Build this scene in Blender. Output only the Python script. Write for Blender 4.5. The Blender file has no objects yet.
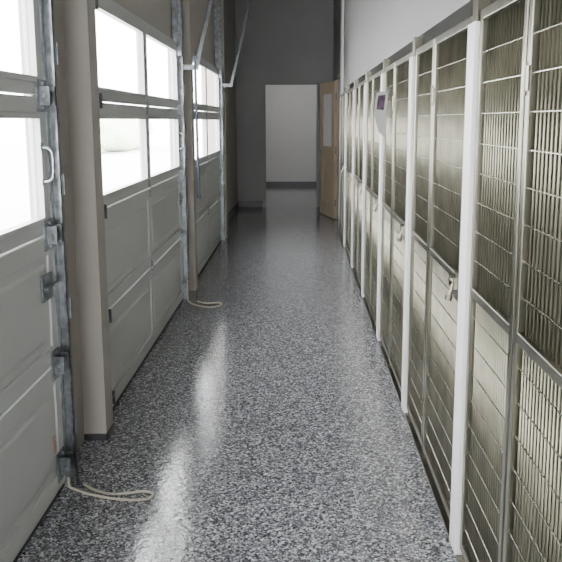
import bpy, bmesh, math, random
from mathutils import Vector, Matrix
random.seed(4)
scn = bpy.context.scene
COL = scn.collection

# ------------------------------------------------------------ materials
def mat(name, color, rough=0.5, metal=0.0, var=0.08, scale=8.0, bump=0.0, bscale=60.0, spec=0.5, stretch=None):
    m = bpy.data.materials.new(name); m.use_nodes = True
    nt = m.node_tree; b = nt.nodes['Principled BSDF']
    b.inputs['Roughness'].default_value = rough
    b.inputs['Metallic'].default_value = metal
    b.inputs['Specular IOR Level'].default_value = spec
    tc = nt.nodes.new('ShaderNodeTexCoord')
    mp = nt.nodes.new('ShaderNodeMapping')
    if stretch: mp.inputs['Scale'].default_value = stretch
    nt.links.new(tc.outputs['Object'], mp.inputs['Vector'])
    n = nt.nodes.new('ShaderNodeTexNoise'); n.inputs['Scale'].default_value = scale; n.inputs['Detail'].default_value = 4
    nt.links.new(mp.outputs['Vector'], n.inputs['Vector'])
    r = nt.nodes.new('ShaderNodeValToRGB')
    c = color
    r.color_ramp.elements[0].position = 0.3; r.color_ramp.elements[1].position = 0.7
    r.color_ramp.elements[0].color = (c[0]*(1-var), c[1]*(1-var), c[2]*(1-var), 1)
    r.color_ramp.elements[1].color = (min(1,c[0]*(1+var)), min(1,c[1]*(1+var)), min(1,c[2]*(1+var)), 1)
    nt.links.new(n.outputs['Fac'], r.inputs['Fac'])
    nt.links.new(r.outputs['Color'], b.inputs['Base Color'])
    if bump > 0:
        n2 = nt.nodes.new('ShaderNodeTexNoise'); n2.inputs['Scale'].default_value = bscale
        nt.links.new(mp.outputs['Vector'], n2.inputs['Vector'])
        bp = nt.nodes.new('ShaderNodeBump'); bp.inputs['Strength'].default_value = bump; bp.inputs['Distance'].default_value = 0.003
        nt.links.new(n2.outputs['Fac'], bp.inputs['Height'])
        nt.links.new(bp.outputs['Normal'], b.inputs['Normal'])
    return m

M_wall = mat('wall_paint', (0.25,0.25,0.245), 0.6, var=0.04, scale=2, bump=0.15)
M_endwall = mat('end_wall_paint', (0.34,0.34,0.33), 0.6, var=0.04, scale=2, bump=0.15)
M_pier = mat('pier_paint', (0.34,0.315,0.28), 0.5, var=0.03, scale=3, bump=0.1)
M_ceil = mat('ceiling_paint', (0.38,0.38,0.38), 0.8, var=0.03)
M_door = mat('door_enamel', (0.48,0.485,0.47), 0.4, var=0.04, scale=4, bump=0.12, bscale=120, stretch=(1,0.3,1))
M_galv = mat('galvanised_steel', (0.20,0.21,0.22), 0.35, 0.85, var=0.45, scale=30)
M_brace = mat('dull_brace_steel', (0.10,0.105,0.11), 0.45, 0.7, var=0.2, scale=20)
M_steel = mat('brushed_stainless', (0.24,0.23,0.185), 0.28, 0.95, var=0.22, scale=10, stretch=(1,1,0.15))
M_bar = mat('grille_wire', (0.235,0.225,0.17), 0.42, 0.90, var=0.2, scale=9)
M_rod = mat('grille_cross_rod', (0.46,0.45,0.38), 0.25, 0.9, var=0.1, scale=14)
M_blue = mat('blue_grey_paint', (0.035,0.045,0.07), 0.4, 0.1, var=0.1)
M_white = mat('white_divider_plastic', (0.84,0.84,0.83), 0.35, var=0.03)
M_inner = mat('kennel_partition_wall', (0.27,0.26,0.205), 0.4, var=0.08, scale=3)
M_tan = mat('kennel_back_wall', (0.20,0.185,0.13), 0.5, var=0.1, scale=3)
M_rub = mat('black_rubber', (0.03,0.03,0.03), 0.7)
M_base = mat('dark_baseboard', (0.05,0.05,0.055), 0.4)
M_wood = mat('varnished_oak', (0.47,0.37,0.25), 0.4, var=0.12, scale=5, stretch=(6,6,0.5))
M_cord = mat('cotton_cord', (0.46,0.44,0.36), 0.9, var=0.15, scale=120)
M_trim = mat('white_trim', (0.75,0.75,0.73), 0.45, var=0.03)
M_red = mat('faded_sticker', (0.42,0.27,0.25), 0.5, var=0.4, scale=60)
M_conc = mat('driveway_concrete', (0.85,0.85,0.83), 0.9, var=0.04)
M_leaf = mat('hedge_leaves', (0.74,0.84,0.66), 0.8, var=0.15, scale=3)
M_dark = mat('dark_print', (0.14,0.10,0.15), 0.5, var=0.7, scale=30)
M_paper = mat('paper', (0.82,0.82,0.84), 0.7, var=0.03)

def block_mat():
    m = bpy.data.materials.new('painted_block'); m.use_nodes=True
    nt=m.node_tree; b=nt.nodes['Principled BSDF']; b.inputs['Roughness'].default_value=0.5
    tc=nt.nodes.new('ShaderNodeTexCoord'); mp=nt.nodes.new('ShaderNodeMapping')
    mp.inputs['Rotation'].default_value=(math.radians(90),0,0)
    nt.links.new(tc.outputs['Object'],mp.inputs['Vector'])
    br=nt.nodes.new('ShaderNodeTexBrick')
    br.inputs['Scale'].default_value=1.0; br.inputs['Brick Width'].default_value=0.41; br.inputs['Row Height'].default_value=0.205
    br.inputs['Mortar Size'].default_value=0.006
    br.inputs['Color1'].default_value=(0.58,0.58,0.58,1); br.inputs['Color2'].default_value=(0.575,0.575,0.575,1); br.inputs['Mortar'].default_value=(0.53,0.53,0.53,1)
    nt.links.new(mp.outputs['Vector'],br.inputs['Vector']); nt.links.new(br.outputs['Color'],b.inputs['Base Color'])
    return m
M_block=block_mat()

def glass_mat():
    m = bpy.data.materials.new('window_glass'); m.use_nodes = True
    nt = m.node_tree; nt.nodes.clear()
    o = nt.nodes.new('ShaderNodeOutputMaterial'); mx = nt.nodes.new('ShaderNodeMixShader')
    t = nt.nodes.new('ShaderNodeBsdfTransparent'); g = nt.nodes.new('ShaderNodeBsdfGlossy')
    g.inputs['Roughness'].default_value = 0.05
    n = nt.nodes.new('ShaderNodeTexNoise'); n.inputs['Scale'].default_value = 3
    ma = nt.nodes.new('ShaderNodeMath'); ma.operation = 'MULTIPLY'; ma.inputs[1].default_value = 0.08
    nt.links.new(n.outputs['Fac'], ma.inputs[0]); nt.links.new(ma.outputs[0], mx.inputs[0])
    nt.links.new(t.outputs[0], mx.inputs[1]); nt.links.new(g.outputs[0], mx.inputs[2])
    nt.links.new(mx.outputs[0], o.inputs['Surface'])
    return m
M_glass = glass_mat()

def floor_mat():
    m = bpy.data.materials.new('flake_epoxy'); m.use_nodes = True
    nt = m.node_tree; b = nt.nodes['Principled BSDF']
    tc = nt.nodes.new('ShaderNodeTexCoord')
    def vor(scale, stops):
        v = nt.nodes.new('ShaderNodeTexVoronoi'); v.inputs['Scale'].default_value = scale
        nt.links.new(tc.outputs['Object'], v.inputs['Vector'])
        sep = nt.nodes.new('ShaderNodeSeparateColor'); nt.links.new(v.outputs['Color'], sep.inputs[0])
        r = nt.nodes.new('ShaderNodeValToRGB'); r.color_ramp.interpolation = 'CONSTANT'
        els = r.color_ramp.elements
        els[0].position=0; els[0].color=stops[0][1]
        els[1].position=stops[1][0]; els[1].color=stops[1][1]
        for p,c in stops[2:]:
            e=els.new(p); e.color=c
        nt.links.new(sep.outputs[0], r.inputs['Fac'])
        return r
    a = vor(175, [(0,(0.025,0.027,0.034,1)),(0.28,(0.09,0.092,0.102,1)),(0.48,(0.18,0.183,0.198,1)),(0.72,(0.32,0.325,0.345,1)),(0.87,(0.66,0.665,0.69,1))])
    c = vor(108, [(0,(0.02,0.022,0.030,1)),(0.34,(0.13,0.133,0.145,1)),(0.60,(0.25,0.253,0.272,1)),(0.84,(0.62,0.625,0.65,1))])
    mx = nt.nodes.new('ShaderNodeMix'); mx.data_type='RGBA'; mx.inputs[0].default_value=0.5
    nt.links.new(a.outputs['Color'], mx.inputs[6]); nt.links.new(c.outputs['Color'], mx.inputs[7])
    nt.links.new(mx.outputs[2], b.inputs['Base Color'])
    b.inputs['Roughness'].default_value = 0.10
    b.inputs['Specular IOR Level'].default_value = 0.75
    n = nt.nodes.new('ShaderNodeTexNoise'); n.inputs['Scale'].default_value = 38; n.inputs['Detail'].default_value = 4
    nt.links.new(tc.outputs['Object'], n.inputs['Vector'])
    bp = nt.nodes.new('ShaderNodeBump'); bp.inputs['Strength'].default_value = 0.33; bp.inputs['Distance'].default_value = 0.0033
    nt.links.new(n.outputs['Fac'], bp.inputs['Height']); nt.links.new(bp.outputs['Normal'], b.inputs['Normal'])
    return m
M_floor = floor_mat()

# ------------------------------------------------------------ mesh helpers
def bbox(bm, x0,x1,y0,y1,z0,z1):
    c = Vector(((x0+x1)/2,(y0+y1)/2,(z0+z1)/2))
    mtx = Matrix.Translation(c) @ Matrix.Diagonal((abs(x1-x0),abs(y1-y0),abs(z1-z0),1))
    bmesh.ops.create_cube(bm, size=1, matrix=mtx)

def bcyl(bm, p0, p1, r, seg=10, r2=None):
    p0=Vector(p0); p1=Vector(p1); d=p1-p0
    q = d.to_track_quat('Z','Y').to_matrix().to_4x4()
    bmesh.ops.create_cone(bm, cap_ends=True, segments=seg, radius1=r, radius2=r if r2 is None else r2, depth=d.length,
                          matrix=Matrix.Translation((p0+p1)/2) @ q)

def tube(bm, pts, r, seg=8, sub=6):
    P=[Vector(p) for p in pts]; out=[]
    for i in range(len(P)-1):
        a=P[max(i-1,0)];b=P[i];c=P[i+1];d=P[min(i+2,len(P)-1)]
        for k in range(sub):
            t=k/sub
            out.append(0.5*((2*b)+(c-a)*t+(2*a-5*b+4*c-d)*t*t+(3*b-a-3*c+d)*t**3))
    out.append(P[-1]); rings=[]
    for i,p in enumerate(out):
        t=(out[min(i+1,len(out)-1)]-out[max(i-1,0)]).normalized()
        u=t.cross(Vector((0,0.13,1))).normalized(); w=t.cross(u).normalized()
        rings.append([bm.verts.new(p+u*r*math.cos(2*math.pi*k/seg)+w*r*math.sin(2*math.pi*k/seg)) for k in range(seg)])
    for i in range(len(rings)-1):
        for k in range(seg):
            bm.faces.new((rings[i][k],rings[i][(k+1)%seg],rings[i+1][(k+1)%seg],rings[i+1][k]))
    bm.faces.new(rings[0][::-1]); bm.faces.new(rings[-1])

def obj(name, fn, material, parent=None, loc=(0,0,0), bevel=0.0, smooth=False, **props):
    bm = bmesh.new(); fn(bm)
    bmesh.ops.recalc_face_normals(bm, faces=bm.faces)
    me = bpy.data.meshes.new(name); bm.to_mesh(me); bm.free()
    if smooth:
        for p in me.polygons: p.use_smooth=True
    me.materials.append(material)
    o = bpy.data.objects.new(name, me); COL.objects.link(o)
    o.location = loc
    if parent: o.parent = parent
    if bevel>0:
        md=o.modifiers.new('bevel','BEVEL'); md.width=bevel; md.segments=2; md.limit_method='ANGLE'
    for k,v in props.items(): o[k]=v
    return o

def boxes(name, lst, material, **kw):
    def fn(bm):
        for b in lst: bbox(bm,*b)
    return obj(name, fn, material, **kw)

def empty(name, loc, **props):
    e=bpy.data.objects.new(name,None); e.location=loc; e.empty_display_size=0.1; COL.objects.link(e)
    for k,v in props.items(): e[k]=v
    return e

def copy_tree(root, name, loc):
    r=root.copy(); r.name=name; r.location=loc; COL.objects.link(r)
    def rec(src,dst):
        for ch in src.children:
            c=ch.copy(); c.parent=dst; COL.objects.link(c); rec(ch,c)
    rec(root,r)
    return r

S='structure'
# ------------------------------------------------------------ dimensions
DX=-0.965     # face of the garage doors
WX=-1.015     # wall plane between the doors
PX=-0.91      # face of the wall piers
KX=0.57       # plane of the kennel fronts
H=3.6; YE=12.9; YB=-2.5; YF=17.1; XR=2.7
DOORS=[(0.27,2.87),(3.49,6.09),(6.62,9.22)]
DH=2.12

# ------------------------------------------------------------ room shell
boxes('floor',[(-1.3,XR+0.1,YB-0.1,YF+0.1,-0.1,0)],M_floor,kind=S,label='glossy grey, white and black speckled flake epoxy floor',category='floor')
boxes('ceiling',[(-1.3,XR+0.1,YB-0.1,YF+0.1,H,H+0.1)],M_ceil,kind=S,label='plain painted ceiling over the corridor',category='ceiling')
L=[]
for (a,b) in [(YB,DOORS[0][0]),(DOORS[0][1],3.49),(6.09,6.62),(9.22,9.6)]:
    L.append((WX-0.03,WX,a,b,0,H))
for (a,b) in DOORS: L.append((WX-0.03,WX,a,b,DH,H))
L+= [(WX-0.02,PX,3.32,3.45,0,H),(WX,PX,6.44,6.58,0,H),(WX,PX,9.40,9.6,0,H),(-1.2,-1.06,9.6,YE,0,H),(-1.2,WX,9.55,9.6,0,H)]
boxes('wall_left',L,M_pier,kind=S,label='beige painted wall with piers between overhead doors',category='wall')
boxes('wall_right',[(0.60,0.70,YB,9.98,1.91,H)],M_wall,kind=S,label='light grey painted wall above the kennel fronts',category='wall')
boxes('wall_right_end',[(0.60,0.70,10.06,10.4,0,H),(0.60,0.70,10.4,11.25,2.1,H),(0.60,0.70,11.25,YE,0,H),
      (0.60,XR,9.98,10.06,0,H)],M_wall,kind=S,label='light grey painted wall with a side doorway',category='wall')
boxes('wall_kennel_rear',[(XR,XR+0.1,YB,YF,0,H)],M_tan,kind=S,label='tan wall at the rear of the kennels',category='wall')
boxes('wall_end',[(-1.2,-0.56,YE,YE+0.12,0,H),(0.32,XR,YE,YE+0.12,0,H),(-0.56,0.32,YE,YE+0.12,2.1,H)],M_endwall,kind=S,label='shaded grey end wall with an open doorway',category='wall')
boxes('wall_far',[(-1.3,XR,YF,YF+0.1,0,H),(-1.3,-1.2,YE+0.12,YF,0,H)],M_block,kind=S,label='pale painted block wall of the room beyond the doorway',category='wall')
boxes('wall_back',[(-1.2,-0.8,YB-0.1,YB,0,H),(0.55,XR,YB-0.1,YB,0,H),(-0.8,0.55,YB-0.1,YB,2.4,H)],M_wall,kind=S,label='light painted wall with a wide opening added for fill light',category='wall')  # opening behind the camera is added, lets sky light onto the gates
boxes('baseboard_far',[(-1.2,XR,YF-0.015,YF,0,0.1)],M_base,kind=S,label='dark baseboard below the pale wall',category='baseboard')
boxes('baseboard_end',[(-1.06,-0.62,YE-0.015,YE,0,0.1),(0.38,0.6,YE-0.015,YE,0,0.1)],M_base,kind=S,label='dark baseboard on the end wall',category='baseboard')
boxes('baseboard_left',[(-1.06,-1.045,9.6,YE-0.015,0,0.1),(PX,PX+0.008,9.4,9.6,0,0.1),(PX,PX+0.008,3.312,3.45,0,0.03),(WX,PX+0.008,3.312,3.32,0,0.03)],M_base,kind=S,label='dark baseboard strip along the piers',category='baseboard')
boxes('trim_1',[(-0.61,-0.56,YE-0.02,YE,0,2.15),(0.32,0.37,YE-0.02,YE,0,2.15),(-0.61,0.37,YE-0.02,YE,2.1,2.15)],M_endwall,kind=S,label='painted casing around the doorway',category='trim')
boxes('trim_2',[(0.575,0.6,10.0,10.4,0.0,H)],M_trim,kind=S,label='white full-height corner trim past the last kennel',category='trim')

# ------------------------------------------------------------ garage doors
def build_garage_door(y0,y1):
    W=y1-y0; g=0.004
    root=empty('door_1',(DX,y0,0),kind=S,category='garage door')
    zs=[0.02,0.545,1.065,1.59,DH]
    sw=0.06; mw=0.07
    half=(W-2*sw-mw)/2
    for i in range(4):
        z0=zs[i]+g; z1=zs[i+1]-g
        t=-0.045
        def fn(bm,i=i,z0=z0,z1=z1):
            if i<2: rb,rt=0.075,0.075
            else: rb,rt=0.045,0.06
            bbox(bm,t,0,0,sw,z0,z1); bbox(bm,t,0,W-sw,W,z0,z1); bbox(bm,t,0,sw+half,sw+half+mw,z0,z1)
            for a in (sw,sw+half+mw):
                bbox(bm,t,0,a,a+half,z0,z0+rb); bbox(bm,t,0,a,a+half,z1-rt,z1)
                if i<2:
                    bbox(bm,t,-0.008,a,a+half,z0+rb,z1-rt)
                    ya,yb,za,zb=a+0.03,a+half-0.03,z0+rb+0.03,z1-rt-0.03
                    k=0.016
                    vo=[bm.verts.new((-0.008,y,z)) for y,z in((ya,za),(yb,za),(yb,zb),(ya,zb))]
                    vi=[bm.verts.new((-0.002,y,z)) for y,z in((ya+k,za+k),(yb-k,za+k),(yb-k,zb-k),(ya+k,zb-k))]
                    bm.faces.new(vi)
                    for q in range(4): bm.faces.new((vo[q],vo[(q+1)%4],vi[(q+1)%4],vi[q]))
        sec=obj('door_section',fn,M_door,parent=root,bevel=0.003)
        if i>=2:
            for a in (sw,sw+half+mw):
                za,zb=z0+0.045,z1-0.06
                boxes('window_frame',[(-0.03,0.004,a,a+0.02,za,zb),(-0.03,0.004,a+half-0.02,a+half,za,zb),(-0.03,0.004,a,a+half,za,za+0.02),(-0.03,0.004,a,a+half,zb-0.02,zb)],M_door,parent=sec)
                boxes('window_pane',[(-0.022,-0.018,a+0.02,a+half-0.02,za+0.02,zb-0.02)],M_glass,parent=sec)
    boxes('bottom_seal',[(-0.04,-0.005,0,W,0.001,0.024)],M_rub,parent=root)
    for z in zs[1:4]:
        def hf(bm,z=z):
            y=sw+half+mw/2
            bbox(bm,0,0.004,y-0.022,y+0.022,z-0.055,z+0.055)
            bcyl(bm,(0.009,y-0.03,z),(0.009,y+0.03,z),0.008)
            for dz in(-0.035,0.035): bcyl(bm,(0.003,y,z+dz),(0.010,y,z+dz),0.006,6)
        obj('hinge',hf,M_galv,parent=root)
    for side in (0,1):
        for z in (0.12,)+tuple(zs[1:4])+(DH-0.08,):
            def rf(bm,z=z,side=side):
                s=1 if side else -1; y=W if side else 0
                bbox(bm,0,0.005,y-s*0.095,y,z-0.06,z+0.06)
                bbox(bm,0.003,0.042,y-s*0.014,y-s*0.004,z-0.035,z+0.035)
                bbox(bm,0.003,0.042,y-s*0.070,y-s*0.060,z-0.035,z+0.035)
                bcyl(bm,(0.024,y-s*0.085,z),(0.024,y+s*0.031,z),0.007)
                bcyl(bm,(0.024,y+s*0.026,z),(0.024,y+s*0.036,z),0.018,14)
                for dz in (-0.045,0.045): bcyl(bm,(0.003,y-s*0.04,z+dz),(0.013,y-s*0.04,z+dz),0.008,6)
            obj('roller_bracket',rf,M_galv,parent=root)
    def handle(bm):
        y=W-0.07
        tube(bm,[(0.002,y,1.27),(0.03,y,1.275),(0.042,y,1.30),(0.042,y,1.37),(0.03,y,1.395),(0.002,y,1.40)],0.006)
        bbox(bm,0,0.004,y-0.015,y+0.015,1.255,1.28); bbox(bm,0,0.004,y-0.015,y+0.015,1.39,1.415)
    obj('lift_handle',handle,M_galv,parent=root,smooth=False)
    def lock(bm):
        y=W-0.10
        bbox(bm,0,0.008,y-0.06,y+0.05,0.82,0.92)
        bcyl(bm,(0.006,y-0.03,0.87),(0.026,y-0.03,0.87),0.016)
        bcyl(bm,(0.012,y-0.05,0.87),(0.012,y+0.10,0.87),0.007)
    obj('slide_lock',lock,M_galv,parent=root)
    return root
d1=build_garage_door(*DOORS[0])
d2=copy_tree(d1,'door_2',(DX,DOORS[1][0],0))
d3=copy_tree(d1,'door_3',(DX,DOORS[2][0],0))
d1['label']='white sectional overhead door with two window rows and faded sticker'
d2['label']='white sectional overhead door between two beige piers, cord at its foot'
d3['label']='white sectional overhead door next to the shaded end wall'
for d in (d1,d2,d3): d['group']='overhead garage doors along the corridor'
boxes('warning_sticker',[(0.001,0.003,2.47,2.50,0.20,0.27)],M_red,parent=d1,label='small faded warning sticker')

def build_track(y, s, strut, pole):
    root=empty('door_track',(0,y,0),category='garage door track',group='overhead door tracks')
    def ch(bm):
        bbox(bm,DX+0.000,DX+0.040,s*0.040,s*0.043,0.0,3.4)
        bbox(bm,DX+0.000,DX+0.003,s*0.018,s*0.043,0.0,3.4)
        bbox(bm,DX+0.037,DX+0.040,s*0.018,s*0.043,0.0,3.4)
        bbox(bm,DX+0.030,DX+0.040,s*0.018,s*0.021,0.0,3.4)
    obj('track_channel',ch,M_galv,parent=root)
    def an(bm):
        bbox(bm,WX,WX+0.004,s*0.050,s*0.09,0.0,3.4)
        bbox(bm,WX,DX+0.005,s*0.050,s*0.054,0.0,3.4)
    obj('mounting_angle',an,M_galv,parent=root)
    for z in (0.25,0.75,1.25,1.75,2.3,3.0):
        def br(bm,z=z):
            bbox(bm,WX+0.01,DX+0.045,s*0.044,s*0.050,z-0.04,z+0.04)
            bcyl(bm,(DX+0.025,s*0.045,z),(DX+0.025,s*0.060,z),0.009,6)
        obj('track_bracket',br,M_galv,parent=root)
    if strut:
        def st(bm):
            for (w,d) in ((0.036,0.004),(0.004,0.034)):
                vs=[]
                for (x,z) in ((-0.84,1.92),(-0.45,3.5)):
                    for (dx,dy) in ((0,0),(w,0),(w,d),(0,d)): vs.append(bm.verts.new((x+dx,dy,z)))
                bm.faces.new(vs[0:4][::-1]); bm.faces.new(vs[4:8])
                for q in range(4): bm.faces.new((vs[q],vs[(q+1)%4],vs[4+(q+1)%4],vs[4+q]))
            bbox(bm,-0.95,-0.80,-0.006,0.006,1.90,1.94)
        obj('angle_brace',st,M_brace,parent=root,loc=(0,s*0.03,0))
    if pole:
        def bl(bm):
            bcyl(bm,(-0.822,0,0.9),(-0.83,0,2.0),0.011,10)
            bcyl(bm,(-0.822,0,0.86),(-0.822,0,0.905),0.015,10)
            bbox(bm,-0.845,-0.805,-0.010,0.010,1.98,2.01)
        obj('latch_pole',bl,M_blue,parent=root,loc=(0,s*0.03,0),label='dark blue-grey vertical pole')
    return root
for i,(a,b) in enumerate(DOORS):
    for s,y in ((-1,a),(1,b)):
        t=build_track(y,s,(s==1 and i>0),(s==1 and i==1))
        t['label']=('galvanised vertical door track with angled brace and dark pole' if (s==1 and i==1) else
                    'galvanised vertical door track with angled overhead brace' if (s==1 and i==2) else
                    'galvanised vertical door track with wall brackets beside overhead door')

# ------------------------------------------------------------ kennels
P=[1.14+1.26*k for k in range(8)]   # divider positions
def vbars(bm,W):
    n=int(round((W-0.06)/0.028)); st=(W-0.06)/n
    for k in range(1,n):
        bcyl(bm,(0,0.03+k*st,0.95),(0,0.03+k*st,1.81),0.0038,8)
    n=int(round((W-0.06)/0.024)); st=(W-0.06)/n
    for k in range(1,n):
        bcyl(bm,(0,0.03+k*st,0.06),(0,0.03+k*st,0.95),0.0048,8)
def hbars(bm,W):
    z=0.14
    while z<1.79:
        if abs(z-0.95)>0.03: bcyl(bm,(-0.006,0.02,z),(-0.006,W-0.02,z),0.0020,6)
        z+=0.092
def frame(bm,W):
    t=0.015
    bbox(bm,-t,t,0,0.03,0.05,1.83); bbox(bm,-t,t,W-0.03,W,0.05,1.83)
    for z in (0.05,0.94,1.80): bbox(bm,-t,t,0.028,W-0.028,z,z+0.03)
def build_gate(W):
    r=empty('kennel_gate',(KX,0,0),category='kennel gate',group='kennel gates along the corridor')
    r['label']='stainless steel kennel gate with wire grille and slide latch'
    obj('gate_frame',lambda bm:frame(bm,W),M_steel,parent=r,bevel=0.003)
    obj('upright_bars',lambda bm:vbars(bm,W),M_bar,parent=r,smooth=True)
    obj('cross_rods',lambda bm:hbars(bm,W),M_rod,parent=r)
    def latch(bm):
        bbox(bm,-0.021,-0.014,0.0,0.095,0.885,0.985)
        bcyl(bm,(-0.030,0.0,0.950),(-0.030,0.115,0.950),0.009)
        bbox(bm,-0.041,-0.018,0.005,0.020,0.93,0.97); bbox(bm,-0.041,-0.018,0.075,0.090,0.93,0.97)
        bcyl(bm,(-0.030,0.047,0.950),(-0.046,0.047,0.900),0.007)
        bcyl(bm,(-0.046,0.047,0.902),(-0.050,0.047,0.885),0.013)
    obj('latch',latch,M_steel,parent=r)
    for z in (0.25,1.6):
        def hg(bm,z=z):
            bcyl(bm,(-0.018,W+0.003,z-0.04),(-0.018,W+0.003,z+0.04),0.006)
            bbox(bm,-0.019,-0.014,W-0.03,W+0.003,z-0.03,z+0.03)
        obj('hinge',hg,M_steel,parent=r)
    return r
def build_panel(W):
    r=empty('kennel_screen',(KX,0,0),category='kennel screen',group='fixed kennel screens along the corridor')
    r['label']='fixed stainless steel kennel screen with wire grille'
    obj('screen_frame',lambda bm:frame(bm,W),M_steel,parent=r,bevel=0.003)
    obj('upright_bars',lambda bm:vbars(bm,W),M_bar,parent=r,smooth=True)
    obj('cross_rods',lambda bm:hbars(bm,W),M_rod,parent=r)
    for y in (0.015,W-0.015):
        def ft(bm,y=y):
            bcyl(bm,(0,y,0.0125),(0,y,0.052),0.010); bcyl(bm,(0,y,0.0125),(0,y,0.02),0.02)
        obj('levelling_foot',ft,M_steel,parent=r)
    return r
GW=0.650; PW=0.480
g0=build_gate(GW); p0=build_panel(PW)
def build_div():
    r=empty('kennel_divider',(0,0,0),category='kennel divider',group='white kennel dividers')
    r['label']='white kennel divider wall with capped end post'
    boxes('divider_panel',[(0.60,XR-0.002,-0.02,0.02,0.013,1.83)],M_inner,parent=r)
    boxes('end_post',[(0.543,0.605,-0.048,0.048,0.013,1.80)],M_white,parent=r,bevel=0.0015,label='flat bright white end post')
    boxes('post_cap',[(0.552,0.595,-0.03,0.03,1.80,1.89)],M_steel,parent=r,bevel=0.003)
    return r
v0=build_div()
for k in range(7):
    y=P[k]
    if k==0:
        g0.location=(KX,y+0.053,0); p0.location=(KX,y+0.053+GW+0.013,0); v0.location=(0,y,0)
    else:
        copy_tree(g0,'kennel_gate',(KX,y+0.053,0))
        copy_tree(p0,'kennel_screen',(KX,y+0.053+GW+0.013,0))
        copy_tree(v0,'kennel_divider',(0,y,0))
boxes('kennel_sill',[(0.548,0.60,0.9,9.96,0,0.012)],M_steel,label='low dark steel sill strip beneath the kennel fronts',category='sill')

# notice hanging on a kennel gate
nt_=empty('paper_notice',(0.552,4.60,1.39),category='notice',label='small printed notice curling from a clip on kennel front')
def sheet(bm,top=0.29,bot=0.0,wa=0.0,wb=1.0,off=0.0):
    n=8; rows=[]
    for i in range(n+1):
        t=i/n; z=top+(bot-top)*t; tt=(0.29-z)/0.29; x0=0.0-0.012*math.sin(tt*3.0)
        wd=0.078-0.05*max(0,tt-0.5)
        rows.append([bm.verts.new((x0-w*wd, 0.0-0.05*w+0.05*tt*tt-off, z+0.05*w*tt-0.015*w)) for w in (wa,(wa+wb)/2,wb)])
    for i in range(n):
        for j in range(2): bm.faces.new((rows[i][j],rows[i][j+1],rows[i+1][j+1],rows[i+1][j]))
obj('sheet',sheet,M_paper,parent=nt_,smooth=True)
obj('printed_picture',lambda bm:sheet(bm,0.265,0.17,0.20,0.82,0.003),M_dark,parent=nt_,label='dark purple printed picture')
obj('clip',lambda bm:bbox(bm,-0.02,0.004,-0.02,0.005,0.278,0.295),M_galv,parent=nt_)

# ------------------------------------------------------------ cords on floor
obj('pull_cord',lambda bm:tube(bm,[(-0.945,2.85,0.05),(-0.94,2.84,0.012),(-0.90,2.82,0.007),(-0.85,2.79,0.007),(-0.752,2.755,0.007),(-0.66,2.74,0.007),(-0.60,2.75,0.007),(-0.585,2.79,0.007),(-0.63,2.81,0.007),(-0.69,2.795,0.007),(-0.76,2.79,0.007),(-0.83,2.82,0.007),(-0.89,2.87,0.007)],0.0055),
    M_cord,smooth=True,label='cream cotton pull cord looped flat at the door foot',category='cord',group='door pull cords')
obj('pull_cord',lambda bm:tube(bm,[(-0.915,6.0,0.2),(-0.915,5.99,0.05),(-0.89,5.96,0.009),(-0.80,5.86,0.008),(-0.70,5.82,0.008),(-0.63,5.90,0.008),(-0.66,5.97,0.008),(-0.76,5.95,0.008),(-0.84,6.02,0.008)],0.007),
    M_cord,smooth=True,label='cream cotton pull cord curled on floor, end hanging from track',category='cord',group='door pull cords')

# ------------------------------------------------------------ oak door opened against the wall
dr=empty('door_4',(0.565,11.24,0),kind=S,category='door',label='pale oak door with a tall glass light, standing open')
LW=0.83
def leaf(bm):
    def b(y0,y1,z0,z1,th=0.02): bbox(bm,-th,th,y0,y1,z0,z1)
    b(0,0.16,0.012,2.08); b(LW-0.16,LW,0.012,2.08)
    b(0.16,LW-0.16,0.012,0.25); b(0.16,LW-0.16,1.90,2.08); b(0.16,LW-0.16,0.95,1.10)
    b(0.16,LW-0.16,0.25,0.95,0.010)
obj('door_leaf',leaf,M_wood,parent=dr,bevel=0.003)
boxes('glass_light',[(-0.005,0.005,0.16,LW-0.16,1.10,1.90)],M_paper,parent=dr,label='frosted pale glass light')
def knob(bm):
    s=-1
    bcyl(bm,(s*0.02,LW-0.06,1.0),(s*0.028,LW-0.06,1.0),0.028,14)
    bcyl(bm,(s*0.026,LW-0.06,1.0),(s*0.062,LW-0.06,1.0),0.010)
    bcyl(bm,(s*0.06,LW-0.055,1.0),(s*0.06,LW-0.17,1.0),0.009)
obj('door_handle',knob,M_galv,parent=dr)
for z in (0.25,1.05,1.85):
    obj('hinge',lambda bm,z=z:bcyl(bm,(0.0,-0.008,z-0.05),(0.0,-0.008,z+0.05),0.009),M_galv,parent=dr)
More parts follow.
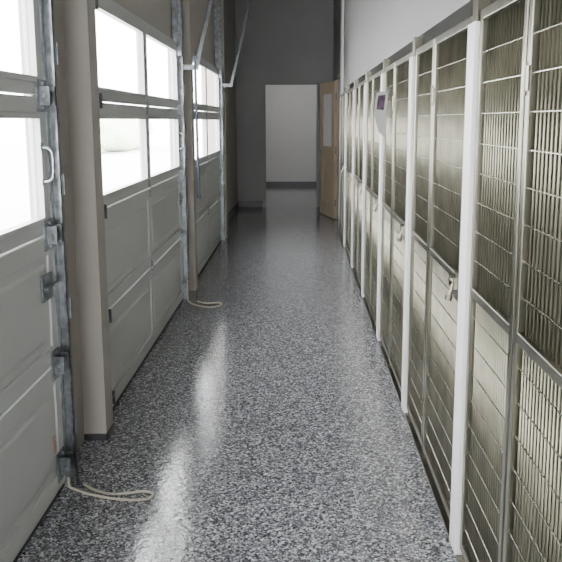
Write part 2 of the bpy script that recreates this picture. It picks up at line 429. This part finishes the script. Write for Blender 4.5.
dr.rotation_euler=(0,0,math.radians(13.5))
boxes('trim_3',[(0.585,0.60,11.27,11.33,0,2.15),(0.585,0.6,10.4,11.33,2.1,2.16)],M_wood,kind=S,label='oak casing around the side doorway',category='trim')

# ------------------------------------------------------------ outside
boxes('driveway',[(-24,-1.3,-8,60,-0.15,-0.02)],M_conc,label='pale sunlit concrete driveway outside the doors',category='driveway',kind=S)
def hedge(bm):
    bmesh.ops.create_icosphere(bm,subdivisions=6,radius=1)
    for v in bm.verts:
        n=v.co.normalized()
        k=1+random.uniform(-0.02,0.02)+0.04*math.sin(n.y*9+n.z*5+1)
        v.co=Vector((n.x*1.2*k,n.y*5.5*k,max(-0.95,n.z*k*1.0)))
obj('hedge',hedge,M_leaf,loc=(-9.0,38,0.95),label='leafy green hedge outside the windows',category='hedge')

# ------------------------------------------------------------ light
w=bpy.data.worlds.new('sky'); scn.world=w; w.use_nodes=True
bg=w.node_tree.nodes['Background']
bg.inputs['Color'].default_value=(0.97,0.985,1.0,1); bg.inputs['Strength'].default_value=20
def area(name,loc,rot,sx,sy,power,color=(1,1,1)):
    l=bpy.data.lights.new(name,'AREA'); l.shape='RECTANGLE'; l.size=sx; l.size_y=sy; l.energy=power; l.color=color
    o=bpy.data.objects.new(name,l); o.location=loc; o.rotation_euler=rot; COL.objects.link(o); return o
for y in (1.5,4.0,6.5,9.0):
    area('kennel_fill_light',(1.6,y,3.4),(0,0,0),0.2,1.2,11,(1,0.96,0.78))  # added unseen fill lights, brighten the closed kennel interior
area('far_room_fill_light',(0.2,15.2,3.4),(0,0,0),1.0,1.0,38,(1,0.98,0.95))  # added fill light out of view, brightens the room past the doorway

# ------------------------------------------------------------ camera
cd=bpy.data.cameras.new('camera'); cd.sensor_width=36; cd.lens=740/562*36
cd.shift_x=-17/562; cd.shift_y=-37/562; cd.clip_start=0.02
cam=bpy.data.objects.new('camera',cd); COL.objects.link(cam)
cam.location=(0,0,1.5); cam.rotation_euler=(math.radians(90-9.5),0,0)
scn.camera=cam
